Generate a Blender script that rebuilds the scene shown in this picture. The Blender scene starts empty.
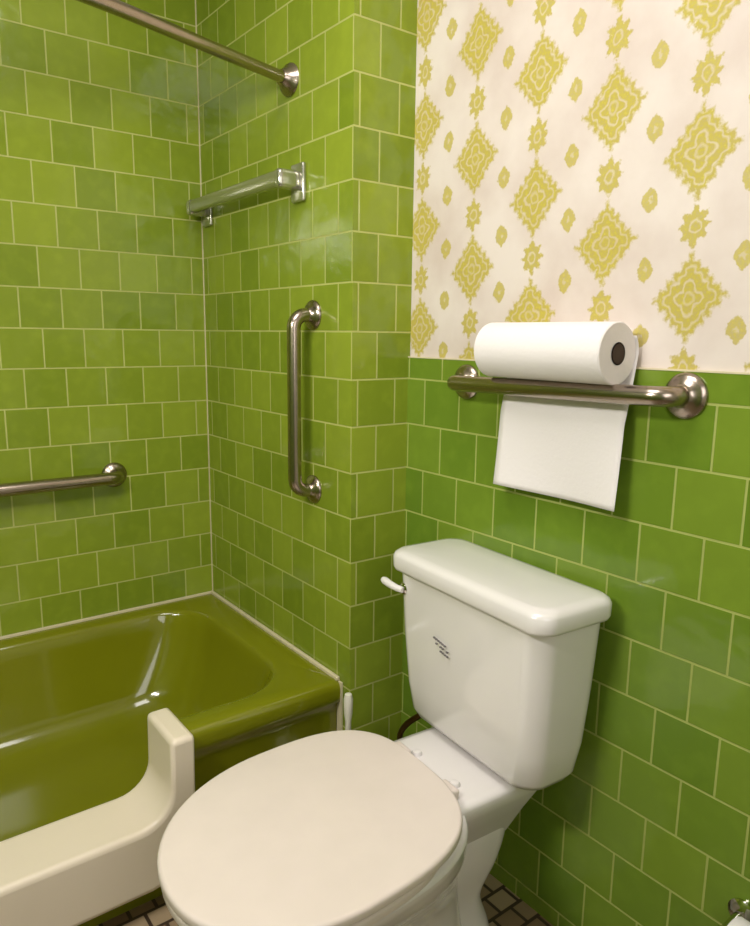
import bpy, bmesh, math, random
from mathutils import Vector, Matrix, Euler
C=bpy.context
def lin(c):
    return tuple(((v/255)/12.92 if v/255<=0.04045 else ((v/255+0.055)/1.055)**2.4) for v in c)+(1.0,)
# ---------- dimensions
XB=.936; YA=2.12; YC=1.328; XD=1.100; WT=1.17; XL=-.60; YR=-1.0; ZC=2.40
# ---------- helpers
def link(o,parent=None):
    C.collection.objects.link(o)
    if parent: o.parent=parent
    return o
def empty(name,loc=(0,0,0),rot=0):
    o=bpy.data.objects.new(name,None); o.location=loc; o.rotation_euler=(0,0,rot); o.empty_display_size=.05
    return link(o)
def mesh(name,vs,fs,mat,parent=None,smooth=True,ang=40):
    me=bpy.data.meshes.new(name); me.from_pydata([tuple(v) for v in vs],[],fs)
    bm=bmesh.new(); bm.from_mesh(me); bmesh.ops.recalc_face_normals(bm,faces=bm.faces); bm.to_mesh(me); bm.free()
    if smooth:
        me.shade_smooth()
        try: me.set_sharp_from_angle(angle=math.radians(ang))
        except Exception: pass
    if mat: me.materials.append(mat)
    return link(bpy.data.objects.new(name,me),parent)
def box(name,a,b,mat,parent=None,bev=0,seg=3):
    bm=bmesh.new(); bmesh.ops.create_cube(bm,size=1)
    for v in bm.verts:
        v.co=Vector([(a[i]+b[i])/2+v.co[i]*(b[i]-a[i]) for i in range(3)])
    if bev: bmesh.ops.bevel(bm,geom=bm.edges[:],offset=bev,segments=seg,profile=.5,affect='EDGES')
    me=bpy.data.meshes.new(name); bm.to_mesh(me); bm.free()
    if bev:
        me.shade_smooth()
        try: me.set_sharp_from_angle(angle=math.radians(50))
        except Exception: pass
    me.materials.append(mat)
    return link(bpy.data.objects.new(name,me),parent)
def loft(name,rings,mat,parent=None,cap0=True,cap1=True,ang=40):
    n=len(rings[0]); vs=[p for r in rings for p in r]; fs=[]
    for i in range(len(rings)-1):
        for j in range(n):
            k=(j+1)%n
            fs.append((i*n+j,i*n+k,(i+1)*n+k,(i+1)*n+j))
    if cap0: fs.append(tuple(range(n)))
    if cap1: fs.append(tuple(range((len(rings)-1)*n,len(rings)*n)))
    return mesh(name,vs,fs,mat,parent,True,ang)
def rrect(x0,x1,y0,y1,r,z,n=8):
    r=min(r,(x1-x0)/2-1e-4,(y1-y0)/2-1e-4); out=[]
    for cx,cy,a in ((x1-r,y1-r,0),(x0+r,y1-r,90),(x0+r,y0+r,180),(x1-r,y0+r,270)):
        for i in range(n+1):
            t=math.radians(a+90*i/n); out.append((cx+r*math.cos(t),cy+r*math.sin(t),z))
    return out
def egg(x0,x1,w,z,nf=2.0,nb=2.6,m=.42,N=72):
    xm=x0+m*(x1-x0); out=[]
    for i in range(N):
        t=2*math.pi*i/N; c=math.cos(t); s=math.sin(t)
        n=nf if c>=0 else nb; L=(x1-xm) if c>=0 else (xm-x0)
        out.append((xm+math.copysign(abs(c)**(2/n),c)*L, math.copysign(abs(s)**(2/n),s)*w, z))
    return out
def fillet(pts,r,n=8):
    pts=[Vector(p) for p in pts]; out=[pts[0]]
    for i in range(1,len(pts)-1):
        a,b,c=pts[i-1],pts[i],pts[i+1]
        d1=(a-b).normalized(); d2=(c-b).normalized(); ang=d1.angle(d2)
        t=r/math.tan(ang/2); p1=b+d1*t; p2=b+d2*t
        cen=b+(d1+d2).normalized()*(r/math.sin(ang/2))
        v1=p1-cen; v2=p2-cen; tot=v1.angle(v2)
        for k in range(n+1):
            s=k/n; out.append(cen+(v1*math.sin((1-s)*tot)+v2*math.sin(s*tot))/math.sin(tot))
    out.append(pts[-1]); return out
def tube(name,pts,r,mat,parent=None,N=20):
    pts=[Vector(p) for p in pts]; rings=[]
    t=(pts[1]-pts[0]).normalized(); up=Vector((0,0,1)) if abs(t.z)<.9 else Vector((1,0,0))
    nrm=(up-t*up.dot(t)).normalized()
    for i,p in enumerate(pts):
        if i==0: t=(pts[1]-p).normalized()
        elif i==len(pts)-1: t=(p-pts[i-1]).normalized()
        else: t=((pts[i+1]-p).normalized()+(p-pts[i-1]).normalized()).normalized()
        nrm=(nrm-t*nrm.dot(t)).normalized(); b=t.cross(nrm)
        rr=r(i/(len(pts)-1)) if callable(r) else r
        rings.append([tuple(p+nrm*rr*math.cos(2*math.pi*k/N)+b*rr*math.sin(2*math.pi*k/N)) for k in range(N)])
    return loft(name,rings,mat,parent,ang=60)
def lathe(name,prof,origin,axis,mat,parent=None,N=40,ang=40):
    ax=Vector(axis).normalized(); o=Vector(origin); up=Vector((0,0,1)) if abs(ax.z)<.9 else Vector((1,0,0))
    a=(up-ax*up.dot(ax)).normalized(); b=ax.cross(a)
    rings=[[tuple(o+ax*h+a*r*math.cos(2*math.pi*k/N)+b*r*math.sin(2*math.pi*k/N)) for k in range(N)] for r,h in prof]
    return loft(name,rings,mat,parent,ang=ang)
# ---------- node helper
class S:
    def __init__(s,nt,k): s.nt=nt; s.k=k
    def op(s,o,*a,clamp=False):
        n=s.nt.nodes.new('ShaderNodeMath'); n.operation=o; n.use_clamp=clamp
        for i,x in enumerate((s,)+a):
            if isinstance(x,S): s.nt.links.new(x.k,n.inputs[i])
            else: n.inputs[i].default_value=x
        return S(s.nt,n.outputs[0])
    def __add__(s,o): return s.op('ADD',o)
    def __sub__(s,o): return s.op('SUBTRACT',o)
    def __mul__(s,o): return s.op('MULTIPLY',o)
    def __truediv__(s,o): return s.op('DIVIDE',o)
    def rsub(s,c): return (s*-1.0)+c
    def abs(s): return s.op('ABSOLUTE')
    def floor(s): return s.op('FLOOR')
    def cos(s): return s.op('COSINE')
    def sqrt(s): return s.op('SQRT')
    def clamp(s): return s.op('ADD',0.0,clamp=True)
def below(m,th,sharp=25):
    return ((m.rsub(th))*sharp+.5).clamp()
def newmat(name):
    m=bpy.data.materials.new(name); m.use_nodes=True; nt=m.node_tree
    return m,nt,nt.nodes['Principled BSDF']
def mix(nt,fac,a,b,mode='MIX'):
    n=nt.nodes.new('ShaderNodeMix'); n.data_type='RGBA'; n.blend_type=mode; n.clamp_factor=True
    for sock,v in ((n.inputs[0],fac),(n.inputs[6],a),(n.inputs[7],b)):
        if isinstance(v,S): nt.links.new(v.k,sock)
        elif hasattr(v,'is_output'): nt.links.new(v,sock)
        else: sock.default_value=v
    return n.outputs[2]
def noise(nt,scale,detail=3,vec=None,rough=.5):
    n=nt.nodes.new('ShaderNodeTexNoise'); n.inputs['Scale'].default_value=scale; n.inputs['Detail'].default_value=detail; n.inputs['Roughness'].default_value=rough
    if vec is None: vec=nt.nodes.new('ShaderNodeNewGeometry').outputs['Position']
    nt.links.new(vec,n.inputs['Vector']); return S(nt,n.outputs['Fac'])
def bump(nt,h,strength,dist,normal=None):
    b=nt.nodes.new('ShaderNodeBump'); b.inputs['Strength'].default_value=strength; b.inputs['Distance'].default_value=dist
    nt.links.new(h.k,b.inputs['Height'])
    if normal is not None: nt.links.new(normal,b.inputs['Normal'])
    return b.outputs['Normal']
def simple(name,col,rough=.3,metal=0,coat=0,var=.0,vscale=8,bmp=0,bscale=30):
    m,nt,p=newmat(name); p.inputs['Roughness'].default_value=rough; p.inputs['Metallic'].default_value=metal
    p.inputs['Coat Weight'].default_value=coat; p.inputs['Coat Roughness'].default_value=.06
    c=lin(col)
    f=noise(nt,vscale); dark=tuple(v*(1-var) for v in c[:3])+(1,)
    nt.links.new(mix(nt,f,c,dark),p.inputs['Base Color'])
    if bmp: nt.links.new(bump(nt,noise(nt,bscale),bmp,.004),p.inputs['Normal'])
    return m
def tilemat(name,c1,c2,grout,tw=.108,th=.108,offx=0,offy=0,offz=-.039,mortar=.0022,rough=.12):
    m,nt,p=newmat(name)
    g=nt.nodes.new('ShaderNodeNewGeometry'); sp=nt.nodes.new('ShaderNodeSeparateXYZ'); nt.links.new(g.outputs['Position'],sp.inputs[0])
    sn=nt.nodes.new('ShaderNodeSeparateXYZ'); nt.links.new(g.outputs['True Normal'],sn.inputs[0])
    x,y,z=[S(nt,sp.outputs[i]) for i in range(3)]
    f=S(nt,sn.outputs[0]).abs().op('GREATER_THAN',.5)
    u=(y+offy)*f+(x+offx)*(f.rsub(1.0))
    cb=nt.nodes.new('ShaderNodeCombineXYZ'); nt.links.new((u+tw*40).k,cb.inputs[0]); nt.links.new((z+(offz+th*20)).k,cb.inputs[1])
    b=nt.nodes.new('ShaderNodeTexBrick'); nt.links.new(cb.outputs[0],b.inputs['Vector'])
    b.offset=.5; b.offset_frequency=2; b.squash=1
    b.inputs['Scale'].default_value=1; b.inputs['Brick Width'].default_value=tw; b.inputs['Row Height'].default_value=th
    b.inputs['Mortar Size'].default_value=mortar; b.inputs['Mortar Smooth'].default_value=.25
    b.inputs['Color1'].default_value=lin(c1); b.inputs['Color2'].default_value=lin(c2); b.inputs['Mortar'].default_value=lin(grout)
    n1=noise(nt,3.0,4); n2=noise(nt,26,4)
    c=mix(nt,(n1-.4)*1.0,b.outputs['Color'],tuple(v*.74 for v in lin(c1)[:3])+(1,))
    c=mix(nt,(n2-.47)*.8,c,tuple(min(1,v*1.3) for v in lin(c1)[:3])+(1,))
    gcol=mix(nt,(n1-.35)*1.3,lin(grout),tuple(v*.65 for v in lin(grout)[:3])+(1,))
    c=mix(nt,S(nt,b.outputs['Fac']),c,gcol)
    nt.links.new(c,p.inputs['Base Color'])
    fac=S(nt,b.outputs['Fac'])
    nt.links.new((fac*.5+(n2*.08+(rough-.03))).k,p.inputs['Roughness'])
    n0=bump(nt,noise(nt,16,2),.5,.004)
    nt.links.new(bump(nt,fac.rsub(1.0),.7,.0015,n0),p.inputs['Normal'])
    return m
# ---------- materials
tile_A=tilemat('green_tile_tub_walls',(144,160,50),(118,138,36),(188,192,112),offx=.02,offy=.02)
tile_D=tilemat('green_tile_toilet_wall',(122,147,48),(100,130,38),(174,184,98),tw=.116,offy=-.685)
tile_L=tilemat('green_tile_other',(124,152,42),(108,140,34),(165,182,80))
tub_m=simple('olive_green_enamel',(126,129,18),rough=.12,coat=.6,var=.14)
china=simple('white_vitreous_china',(236,231,230),rough=.12,coat=.5,var=.04)
seat_m=simple('ivory_toilet_seat_plastic',(233,220,213),rough=.28,coat=.2,var=.10,vscale=14)
insert_m=simple('almond_fibreglass',(238,225,206),rough=.3,var=.06)
steel=simple('brushed_stainless_steel',(176,162,150),rough=.24,metal=1,var=.15,vscale=60)
chrome=simple('chrome',(200,195,190),rough=.1,metal=1)
alum=simple('satin_chrome',(200,198,184),rough=.2,metal=.85,var=.12,vscale=30)
paper=simple('white_paper',(236,230,230),rough=.9,var=.02,bmp=.15,bscale=140)
card=simple('grey_cardboard',(70,55,45),rough=.9)
caulk=simple('cream_caulk',(224,212,178),rough=.5,var=.2,vscale=40)
wplast=simple('white_plastic',(228,224,210),rough=.35)
ink=simple('grey_ink',(120,115,118),rough=.6)
brass=simple('aged_brass',(120,90,50),rough=.35,metal=1,var=.3,vscale=40)
ceil_m=simple('ceiling_paint',(235,232,225),rough=.9,var=.03)
glow,nt,p=newmat('frosted_lamp_glass'); p.inputs['Emission Color'].default_value=(1,.93,.85,1); p.inputs['Emission Strength'].default_value=3
# wallpaper
wp,nt,p=newmat('damask_wallpaper')
g=nt.nodes.new('ShaderNodeNewGeometry'); sp=nt.nodes.new('ShaderNodeSeparateXYZ'); nt.links.new(g.outputs['Position'],sp.inputs[0])
Y=S(nt,sp.outputs[1]); Z=S(nt,sp.outputs[2])
CW,CH=.165,.222
wn=noise(nt,70,3); wn2=noise(nt,57,3)
U0=(Y-.636+(wn-.5)*.013)/CW; U=U0+20.0; V=(Z-1.506+U0*.012+(wn2-.5)*.013)/CH+20.0
k=(U+.5).floor(); du=((U-k)*CW).abs()
par=k.op('MODULO',2.0)
Vs=V+par*.5; dv=((Vs-(Vs+.5).floor())*CH).abs()
er=noise(nt,190,4)
edge=(du/.060-dv/.067)
m0=du/.062+dv/.070
m=m0+(edge*(math.pi*5)).cos()*.06+(er-.5)*.35
th=dv.op('ARCTAN2',du); r=((du*du)+(dv*dv)*.8).sqrt()
big=below(m,.98,6)
flow=r-((th*4).cos()*.005+.020)
ring=below((m0+(edge*(math.pi*5)).cos()*.04-.74).abs(),.04,16)*.75+below(flow.abs(),.0022,350)*.8+below((r-.0085).abs(),.0020,350)*.6
small_dots=below(((du-.026).abs()+(dv-.026).abs()),.005,200)*.6
big=(big-(ring+small_dots).clamp()*.62).clamp()
dv2=dv.rsub(CH/2); th2=dv2.op('ARCTAN2',du); r2=((du*du)*1.25+(dv2*dv2)*.75).sqrt()
m2=r2/((th2*8).cos()*.0045+.0245)+(er-.5)*.7
med=(below(m2,.98,5)-below((r2-.009).abs(),.0016,400)*.5).clamp()
du3=du.rsub(CW/2); dv3=(dv-CH/4).abs()
m3=((du3/.016).op('POWER',1.5))+((dv3/.022).op('POWER',1.5))+(er-.5)*.6
tiny=(below(m3,.95,5)-below(m3,.12,8)*.4).clamp()
allm=(big+med*.95+tiny*.9).clamp()
blot=noise(nt,7,5)
bg=mix(nt,(blot-.35)*1.9,lin((224,213,206)),lin((198,179,169)))
fg=mix(nt,(er-.3)*2.0,lin((172,154,26)),lin((202,188,84)))
nt.links.new(mix(nt,allm*(er*.7+.58).clamp(),bg,fg),p.inputs['Base Color'])
p.inputs['Roughness'].default_value=.6
nt.links.new(bump(nt,blot,.2,.003),p.inputs['Normal'])
# floor
fl,nt,p=newmat('mosaic_floor_tile')
g=nt.nodes.new('ShaderNodeNewGeometry'); b=nt.nodes.new('ShaderNodeTexBrick'); nt.links.new(g.outputs['Position'],b.inputs['Vector'])
b.inputs['Scale'].default_value=1; b.inputs['Brick Width'].default_value=.056; b.inputs['Row Height'].default_value=.05; b.inputs['Mortar Size'].default_value=.004
b.inputs['Color1'].default_value=lin((180,160,130)); b.inputs['Color2'].default_value=lin((122,98,74)); b.inputs['Mortar'].default_value=lin((66,52,42))
nt.links.new(b.outputs['Color'],p.inputs['Base Color']); p.inputs['Roughness'].default_value=.35

# ---------- room
T=.1
box('floor',(XL-T,YR-T,-T),(XD+T,YA+T,0),fl)
box('ceiling',(XL-T,YR-T,ZC),(XD+T,YA+T,ZC+T),ceil_m)
box('wall_tub_back',(XL-T,YA,0),(XD+T,YA+T,ZC),tile_A)
box('wall_tub_end',(XB,YC,0),(XD+T,YA,ZC),tile_A)
box('wall_toilet',(XD,YR,0),(XD+T,YC,WT),tile_D)
box('wall_toilet_upper',(XD+.006,YR,WT),(XD+T,YC,ZC),wp)
box('wall_left',(XL-T,YR,0),(XL,YA,ZC),tile_L)
box('wall_rear',(XL-T,YR-T,0),(XD+T,YR,ZC),ceil_m)
box('trim_corner',(XB-.002,YA-.004,.38),(XB,YA,ZC),caulk)
box('trim_wallpaper',(XD-.001,YR,WT-.002),(XD+.006,YC,WT+.001),caulk)

# ---------- bathtub
tub=empty('bathtub',(0,0,0))
x0,x1,yf,yb=XL+.003,XB-.002,1.36,YA-.002
R=[rrect(x0,x1,yf+.018,yb,.004,0),rrect(x0,x1,yf+.018,yb,.004,.29),rrect(x0,x1,yf+.014,yb,.004,.31),rrect(x0,x1,yf+.002,yb,.004,.322),
   rrect(x0,x1,yf,yb,.006,.335),rrect(x0,x1,yf,yb,.006,.355),rrect(x0,x1,yf+.003,yb,.008,.366),rrect(x0,x1,yf+.010,yb,.012,.373),rrect(x0,x1,yf+.02,yb,.014,.375),
   rrect(x0+.07,XB-.085,yf+.068,yb-.052,.15,.374),rrect(x0+.076,XB-.091,yf+.074,yb-.058,.147,.371),rrect(x0+.082,XB-.096,yf+.079,yb-.063,.145,.362),
   rrect(x0+.09,XB-.102,yf+.085,yb-.069,.143,.34)]
for i in range(1,10):
    s=i/9; e=s*s
    R.append(rrect(x0+.09+.12*s+.02*e,XB-.102-.04*s-.04*e,yf+.085+.035*s+.02*e,yb-.069-.035*s-.02*e,.143+.02*s,.34-.20*s))
R+= [rrect(x0+.25,XB-.20,yf+.16,yb-.145,.155,.122),rrect(x0+.275,XB-.225,yf+.18,yb-.165,.14,.109),rrect(x0+.31,XB-.26,yf+.21,yb-.195,.11,.10),rrect(x0+.36,XB-.31,yf+.25,yb-.235,.08,.097)]
shell=loft('shell',R,tub_m,tub,ang=50)
cut=box('cutter',(-.12,1.30,.15),(.505,1.56,.6),tub_m)
md=shell.modifiers.new('cut','BOOLEAN'); md.object=cut; md.operation='DIFFERENCE'; md.solver='EXACT'
dg=C.evaluated_depsgraph_get(); me=bpy.data.meshes.new_from_object(shell.evaluated_get(dg))
shell.modifiers.clear(); shell.data=me
bpy.data.objects.remove(cut)
def arc(cx,cz,rx,rz,a0,a1,n=8): return [(cx+rx*math.cos(math.radians(a0+(a1-a0)*i/n)),cz+rz*math.sin(math.radians(a0+(a1-a0)*i/n))) for i in range(n+1)]
XM=.2
half_in=[(.482,.392)]+arc(.408,.285,.072,.07,0,-90)
half_out=[(.534,.392)]+arc(.432,.22,.100,.155,0,-90)
mir=lambda L:[(2*XM-x,z) for x,z in L]
poly_in=half_in+mir(half_in)[::-1]; poly_out=half_out+mir(half_out)[::-1]
n=len(poly_in); ys=(1.318,1.468)
vs=[];fs=[]
for y in ys:
    for x,z in poly_in: vs.append((x,y,z))
    for x,z in poly_out: vs.append((x,y,z))
for s in range(2):
    o=s*2*n
    for i in range(n-1): fs.append((o+i,o+i+1,o+n+i+1,o+n+i))
o=2*n
for i in range(n-1):
    fs.append((i,i+1,o+i+1,o+i)); fs.append((n+i,n+i+1,o+n+i+1,o+n+i))
for i in (0,n-1): fs.append((i,n+i,o+n+i,o+i))
ins=mesh('step_through_insert',vs,fs,insert_m,tub,True,50)
bv=ins.modifiers.new('bevel','BEVEL'); bv.width=.012; bv.segments=4; bv.angle_limit=math.radians(50)
box('caulk_back',(x0,yb-.007,.373),(x1,yb+.001,.382),caulk,tub,.002)
box('caulk_end',(x1-.009,yf+.01,.373),(x1+.001,yb,.383),caulk,tub,.002)
box('caulk_apron',(x1-.004,yf-.003,.0),(x1+.001,yf+.016,.372),caulk,tub)

# ---------- toilet
toi=empty('toilet',(XD-.006,.927,0),math.pi+math.radians(-4))
def cat(keys,n=6):
    out=[]
    for i in range(len(keys)-1):
        p0=keys[max(i-1,0)];p1=keys[i];p2=keys[i+1];p3=keys[min(i+2,len(keys)-1)]
        for j in range(n):
            t=j/n
            out.append([.5*((2*b)+(-a+c)*t+(2*a-5*b+4*c-d)*t*t+(-a+3*b-3*c+d)*t**3) for a,b,c,d in zip(p0,p1,p2,p3)])
    out.append(list(keys[-1])); return out
def shift(ring,f=1.0): return [(x,y+f*(.010+.095*(x-.25)),z) for x,y,z in ring]
K=[(0,.16,.575,.118,3.2),(.02,.165,.57,.112,3.2),(.06,.18,.555,.100,3),(.14,.19,.555,.097,2.8),(.20,.20,.59,.116,2.6),(.26,.21,.655,.152,2.5),(.312,.215,.722,.186,2.5),(.350,.225,.753,.200,2.6),(.367,.23,.760,.203,2.7)]
rings=[shift(egg(a[1],a[2],a[3],a[0],2.05,a[4],.46),a[0]/.367) for a in cat(K)]
rings+=[shift(egg(.235,.757,.200,.373,2.05,2.7,.46)),shift(egg(.25,.743,.188,.375,2.05,2.7,.46))]
loft('bowl',rings,china,toi,ang=60)
D=[rrect(.07,.28,-.07,.07,.03,.24),rrect(.05,.30,-.095,.095,.03,.30),rrect(.04,.31,-.118,.118,.03,.345),rrect(.04,.31,-.127,.127,.03,.375),rrect(.045,.306,-.123,.123,.028,.383),rrect(.06,.270,-.11,.11,.02,.386)]
loft('tank_deck',D,china,toi,ang=60)
TW=[(0,.10,.30,.075),(.03,.105,.30,.068),(.10,.12,.30,.060),(.18,.09,.30,.072),(.25,.075,.29,.078),(.30,.08,.28,.075)]
loft('trapway',[rrect(a[1],a[2],-a[3],a[3],.045,a[0]) for a in cat(TW)],china,toi,ang=60)
sx0,sx1,sw=.262,.776,.217
def slab(name,z0,z1,x0,x1,w,mat,dome=0,rr=.007,nb=3.0):
    M=.49
    rs=[egg(x0+rr,x1-rr,w-rr,z0,2.1,nb,M)]
    for i in range(1,6):
        a=math.radians(90*i/5); rs.append(egg(x0+rr*(1-math.sin(a)),x1-rr*(1-math.sin(a)),w-rr*(1-math.sin(a)),z0+rr*.6*(1-math.cos(a)),2.1,nb,M))
    for i in range(0,6):
        a=math.radians(90*i/5); rs.append(egg(x0+rr*(1-math.cos(a)),x1-rr*(1-math.cos(a)),w-rr*(1-math.cos(a)),z1-rr+rr*math.sin(a),2.1,nb,M))
    if dome:
        xc=x0+M*(x1-x0)
        for s in (.06,.15,.3,.55,.8,.97):
            rs.append(egg(x0+rr+(xc-x0-rr)*s,x1-rr-(x1-rr-xc)*s,(w-rr)*(1-s),z1+dome*math.sin(s*math.pi/2),2.1,nb,M))
    return loft(name,[shift(r_) for r_ in rs],mat,toi,ang=60)
slab('seat_ring',.377,.395,sx0+.04,sx1-.004,sw-.004,seat_m)
slab('seat_lid',.399,.418,sx0,sx1,sw,seat_m,dome=.006)
for i,v in enumerate((-.070,.080)):
    box('hinge_%d'%(i+1),(.245,v-.022,.384),(.278,v+.022,.406),seat_m,toi,.007)
    lathe('bolt_cap_%d'%(i+1),[(.011,0),(.011,.004),(.008,.009),(.001,.010)],(.228,v*.8,.384),(0,0,1),china,toi,24)
TK=[(.398,.035,.140,.166),(.405,.025,.153,.181),(.420,.018,.160,.190),(.48,.012,.167,.199),(.59,.008,.173,.208),(.728,.004,.178,.216)]
def tring(x0,x1,w,z,r=.042,bulge=.010):
    out=[]
    for x,y,zz in rrect(x0,x1,-w,w,r,z,10):
        f=(x-x0)/(x1-x0); out.append((x+bulge*f*(1-(y/w)**2),y,zz))
    return out
loft('tank',[tring(a[1],a[2],a[3],a[0]) for a in TK],china,toi,ang=60)
LD=[(.727,.004,.182,.220),(.729,0,.188,.227),(.735,-.002,.190,.229),(.757,-.002,.190,.229),(.764,.001,.187,.226),(.769,.008,.180,.219),(.771,.02,.168,.206),(.772,.06,.13,.13)]
loft('tank_lid',[tring(a[1],a[2],a[3],a[0],.036 if a[3]>.2 else .03,.010) for a in LD],china,toi,ang=60)
lathe('lever_boss',[(.013,0),(.013,.010),(.009,.014),(.001,.015)],(.172,-.180,.690),(1,0,0),chrome,toi,24)
tube('lever_arm',[(.188,-.172,.690),(.193,-.184,.691),(.196,-.204,.693),(.197,-.226,.696),(.197,-.234,.697)],lambda s:.0065+.003*s if s<.98 else .006,china,toi,16)
k=0
random.seed(3)
for r_ in range(3):
    for c_ in range(6):
        if random.random()<.75:
            k+=1; yy=-.070+c_*.007+r_*.008; zz=.620-r_*.010-c_*.001
            xo=.1722+.010*(1-(yy/.212)**2)
            box('printed_mark_%d'%k,(xo,yy,zz),(xo+.003,yy+.005,zz+.003),ink,toi)
inv=(Matrix.Translation(toi.location)@Matrix.Rotation(toi.rotation_euler[2],4,'Z')).inverted()
def part(o): o.parent=toi; o.matrix_parent_inverse=inv
part(lathe('valve_escutcheon',[(.03,0),(.03,.003),(.022,.010),(.010,.012)],(XD,1.225,.17),(-1,0,0),chrome))
part(tube('valve_stub',[(XD,1.225,.17),(XD-.06,1.225,.17)],.009,chrome))
part(lathe('valve_body',[(.001,-.02),(.014,-.018),(.016,0),(.014,.02),(.008,.028)],(XD-.06,1.225,.17),(0,0,1),brass))
part(lathe('valve_handle',[(.004,.0),(.004,.02),(.018,.022),(.02,.03),(.001,.034)],(XD-.06,1.225,.17),(-1,0,0),chrome))
part(tube('braided_hose',[Vector((XD-.06,1.225,.19)).lerp(Vector((XD-.09,1.08,.41)),t)+Vector((-.03,.045,-.0))*math.sin(t*math.pi) for t in [i/14 for i in range(15)]],.007,brass,None,12))

# ---------- grab bars
def flange(nm,o,ax,parent,r=.038):
    lathe(nm,[(r,0),(r,.003),(r*.96,.006),(r*.78,.011),(r*.55,.014),(r*.45,.020)],o,ax,steel,parent)
def grab(name,a,b,out,r=.0155,fr=.038,off=.055):
    e=empty(name); a=Vector(a);b=Vector(b);o=Vector(out)
    tube('rail',fillet([a+o*.003,a+o*off,b+o*off,b+o*.003],.032),r,steel,e,24)
    flange('flange_1',a,o,e,fr); flange('flange_2',b,o,e,fr)
    return e
grab('grab_bar',(XD,1.126,1.122),(XD,.622,1.129),(-1,0,0),r=.0165)
grab('grab_bar',(XB,1.49,1.265),(XB,1.49,.838),(-1,0,0),r=.0165,fr=.036)
grab('grab_bar',(.636,YA,.804),(.03,YA,.804),(0,-1,0),r=.018,fr=.037)
# ---------- shower rod
sr=empty('shower_curtain_rod')
zr=1.813
P=[(XB-.004,1.588,zr),(.70,1.521,zr),(.453,1.448,zr),(.30,1.42,zr),(.168,1.412,zr),(.0,1.425,zr),(-.3,1.50,zr),(XL+.004,1.588,zr)]
tube('rod',cat(P,8),.0135,steel,sr,24)
for i,(q,ax) in enumerate((((XB,1.588,zr),(-1,-.15,0)),((XL,1.588,zr),(1,-.15,0)))):
    lathe('end_flange_%d'%(i+1),[(.036,.0),(.037,.005),(.034,.009),(.026,.014),(.02,.026),(.017,.03)],q,ax,steel,sr)
# ---------- towel bar
tb=empty('towel_bar')
for i,y in enumerate((1.545,2.065)):
    box('post_%d_base'%(i+1),(XB-.012,y-.028,1.530),(XB,y+.028,1.618),alum,tb,.005)
    box('post_%d_arm'%(i+1),(XB-.068,y-.015,1.556),(XB-.008,y+.015,1.600),alum,tb,.010)
box('bar',(XB-.066,1.535,1.562),(XB-.040,2.075,1.598),alum,tb,.009)
# ---------- paper towel roll
pt=empty('paper_towel_roll')
rz=1.1255+.0165+.0523; rx=XD-.0575; rr=.0525
ya,yb2=.715,1.000
lathe('roll',[(.019,.0),(.0192,.0),(rr-.002,.0),(rr,.002),(rr,yb2-ya-.002),(rr-.002,yb2-ya),(.019,yb2-ya),(.019,yb2-ya-.0005)],(rx,ya,rz),(0,1,0),paper,pt,64)
lathe('core',[(.019,-.001),(.0165,-.001),(.0165,.05),(.001,.05)],(rx,ya,rz),(0,1,0),card,pt,40)
vs=[];fs=[];NU,NV=20,34
for j in range(NV+1):
    s=j/NV
    for i in range(NU+1):
        u=i/NU; y=ya-.004+(yb2-ya)*u
        if s<.15:
            a=math.radians(-35*(1-s/.15)); x=rx+(rr+.0008)*math.cos(a); z=rz-(rr)*math.sin(a)
        else:
            q=(s-.15)/.85
            z=rz-.270*q-.004*math.sin(u*math.pi)*q
            x=rx+rr+.0008-.024*min(1,q*2.2)-.012*q*q*abs(2*u-1)**2.2-.005*q*math.sin(u*6+q*2)*q
            x=min(x,XD-.003)
        vs.append((x,y-.002*s,z))
for j in range(NV):
    for i in range(NU):
        a=j*(NU+1)+i; fs.append((a,a+1,a+NU+2,a+NU+1))
sh=mesh('hanging_sheet',vs,fs,paper,pt); so=sh.modifiers.new('t','SOLIDIFY'); so.thickness=.0008
# ---------- toilet brush
br=empty('toilet_brush')
bx,by=.885,1.262
lathe('holder',[(.001,0),(.040,0),(.042,.01),(.034,.12),(.030,.125),(.001,.125)],(bx,by,0),(0,0,1),wplast,br)
lathe('handle',[(.007,.12),(.007,.33),(.010,.35),(.011,.385),(.008,.398),(.001,.400)],(bx,by,0),(0,0,1),wplast,br,24)
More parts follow.
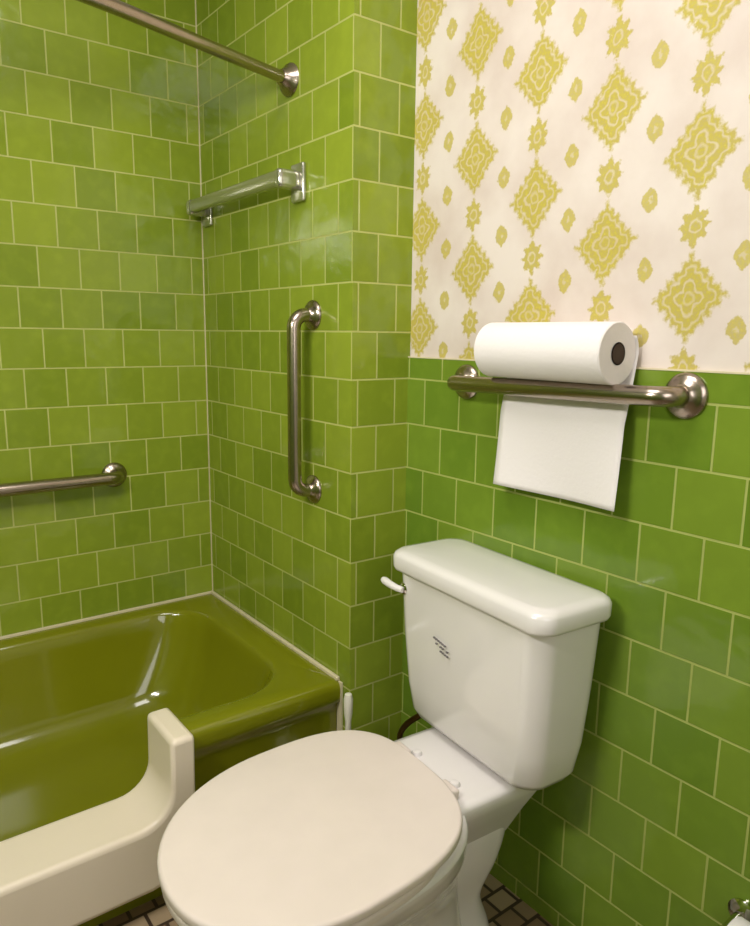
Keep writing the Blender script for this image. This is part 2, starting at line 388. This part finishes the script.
# ---------- toilet paper holder
tp=empty('toilet_paper_holder')
for i,y in enumerate((.445,.315)):
    lathe('post_%d'%(i+1),[(.024,0),(.024,.004),(.018,.009),(.009,.012),(.008,.065),(.012,.068),(.012,.08),(.001,.082)],(XD,y,.30),(-1,0,0),chrome,tp)
tube('roller',[(XD-.072,.445,.30),(XD-.072,.315,.30)],.007,chrome,tp)
lathe('paper_roll',[(.018,0),(.048,0),(.049,.002),(.049,.098),(.048,.10),(.018,.10)],(XD-.072,.331,.289),(0,1,0),paper,tp)
# ---------- lights
vl=empty('vanity_light')
box('backplate',(XL,.55,1.70),(XL+.03,1.05,1.80),chrome,vl,.005)
for i in range(3): 
    lathe('lamp_globe_%d'%(i+1),[(.02,0),(.045,.02),(.055,.05),(.045,.085),(.001,.10)],(XL+.03,.62+i*.18,1.75),(1,0,0),glow,vl)
def area(name,loc,target,sx,sy,pw,col):
    l=bpy.data.lights.new(name,'AREA'); l.shape='RECTANGLE'; l.size=sx; l.size_y=sy; l.energy=pw; l.color=col
    o=bpy.data.objects.new(name,l); o.location=loc; o.rotation_euler=(Vector(target)-Vector(loc)).to_track_quat('-Z','Y').to_euler(); return link(o)
area('vanity_lamp',(XL+.17,.8,1.75),(XB,1.4,1.05),.5,.14,17,(1,.94,.90))
area('ceiling_fill',(.25,.75,ZC-.03),(.25,.75,0),.7,.7,13.5,(1,.95,.93))  # broad weak fill added under the ceiling for general brightness, no fixture
area('rear_fill',(.1,YR+.05,1.4),(.6,1.5,.6),.8,1.6,14,(1,.96,.97))  # added fill from behind the camera; the rear wall has no doorway
w=bpy.data.worlds.new('world'); C.scene.world=w; w.use_nodes=True; w.node_tree.nodes['Background'].inputs[0].default_value=(.8,.85,.9,1); w.node_tree.nodes['Background'].inputs[1].default_value=.3
C.scene.view_settings.view_transform='Standard'
# ---------- camera
cam=bpy.data.cameras.new('camera'); cam.sensor_fit='HORIZONTAL'; cam.sensor_width=36; cam.lens=36*715/750; cam.clip_start=.02
co=bpy.data.objects.new('camera',cam); link(co)
Rm=Matrix.Rotation(math.radians(-37.1),4,'Z')@Matrix.Rotation(math.radians(90-10.15),4,'X')@Matrix.Rotation(math.radians(.7),4,'Z')
co.matrix_world=Matrix.Translation((0,0,1.22))@Rm
C.scene.camera=co
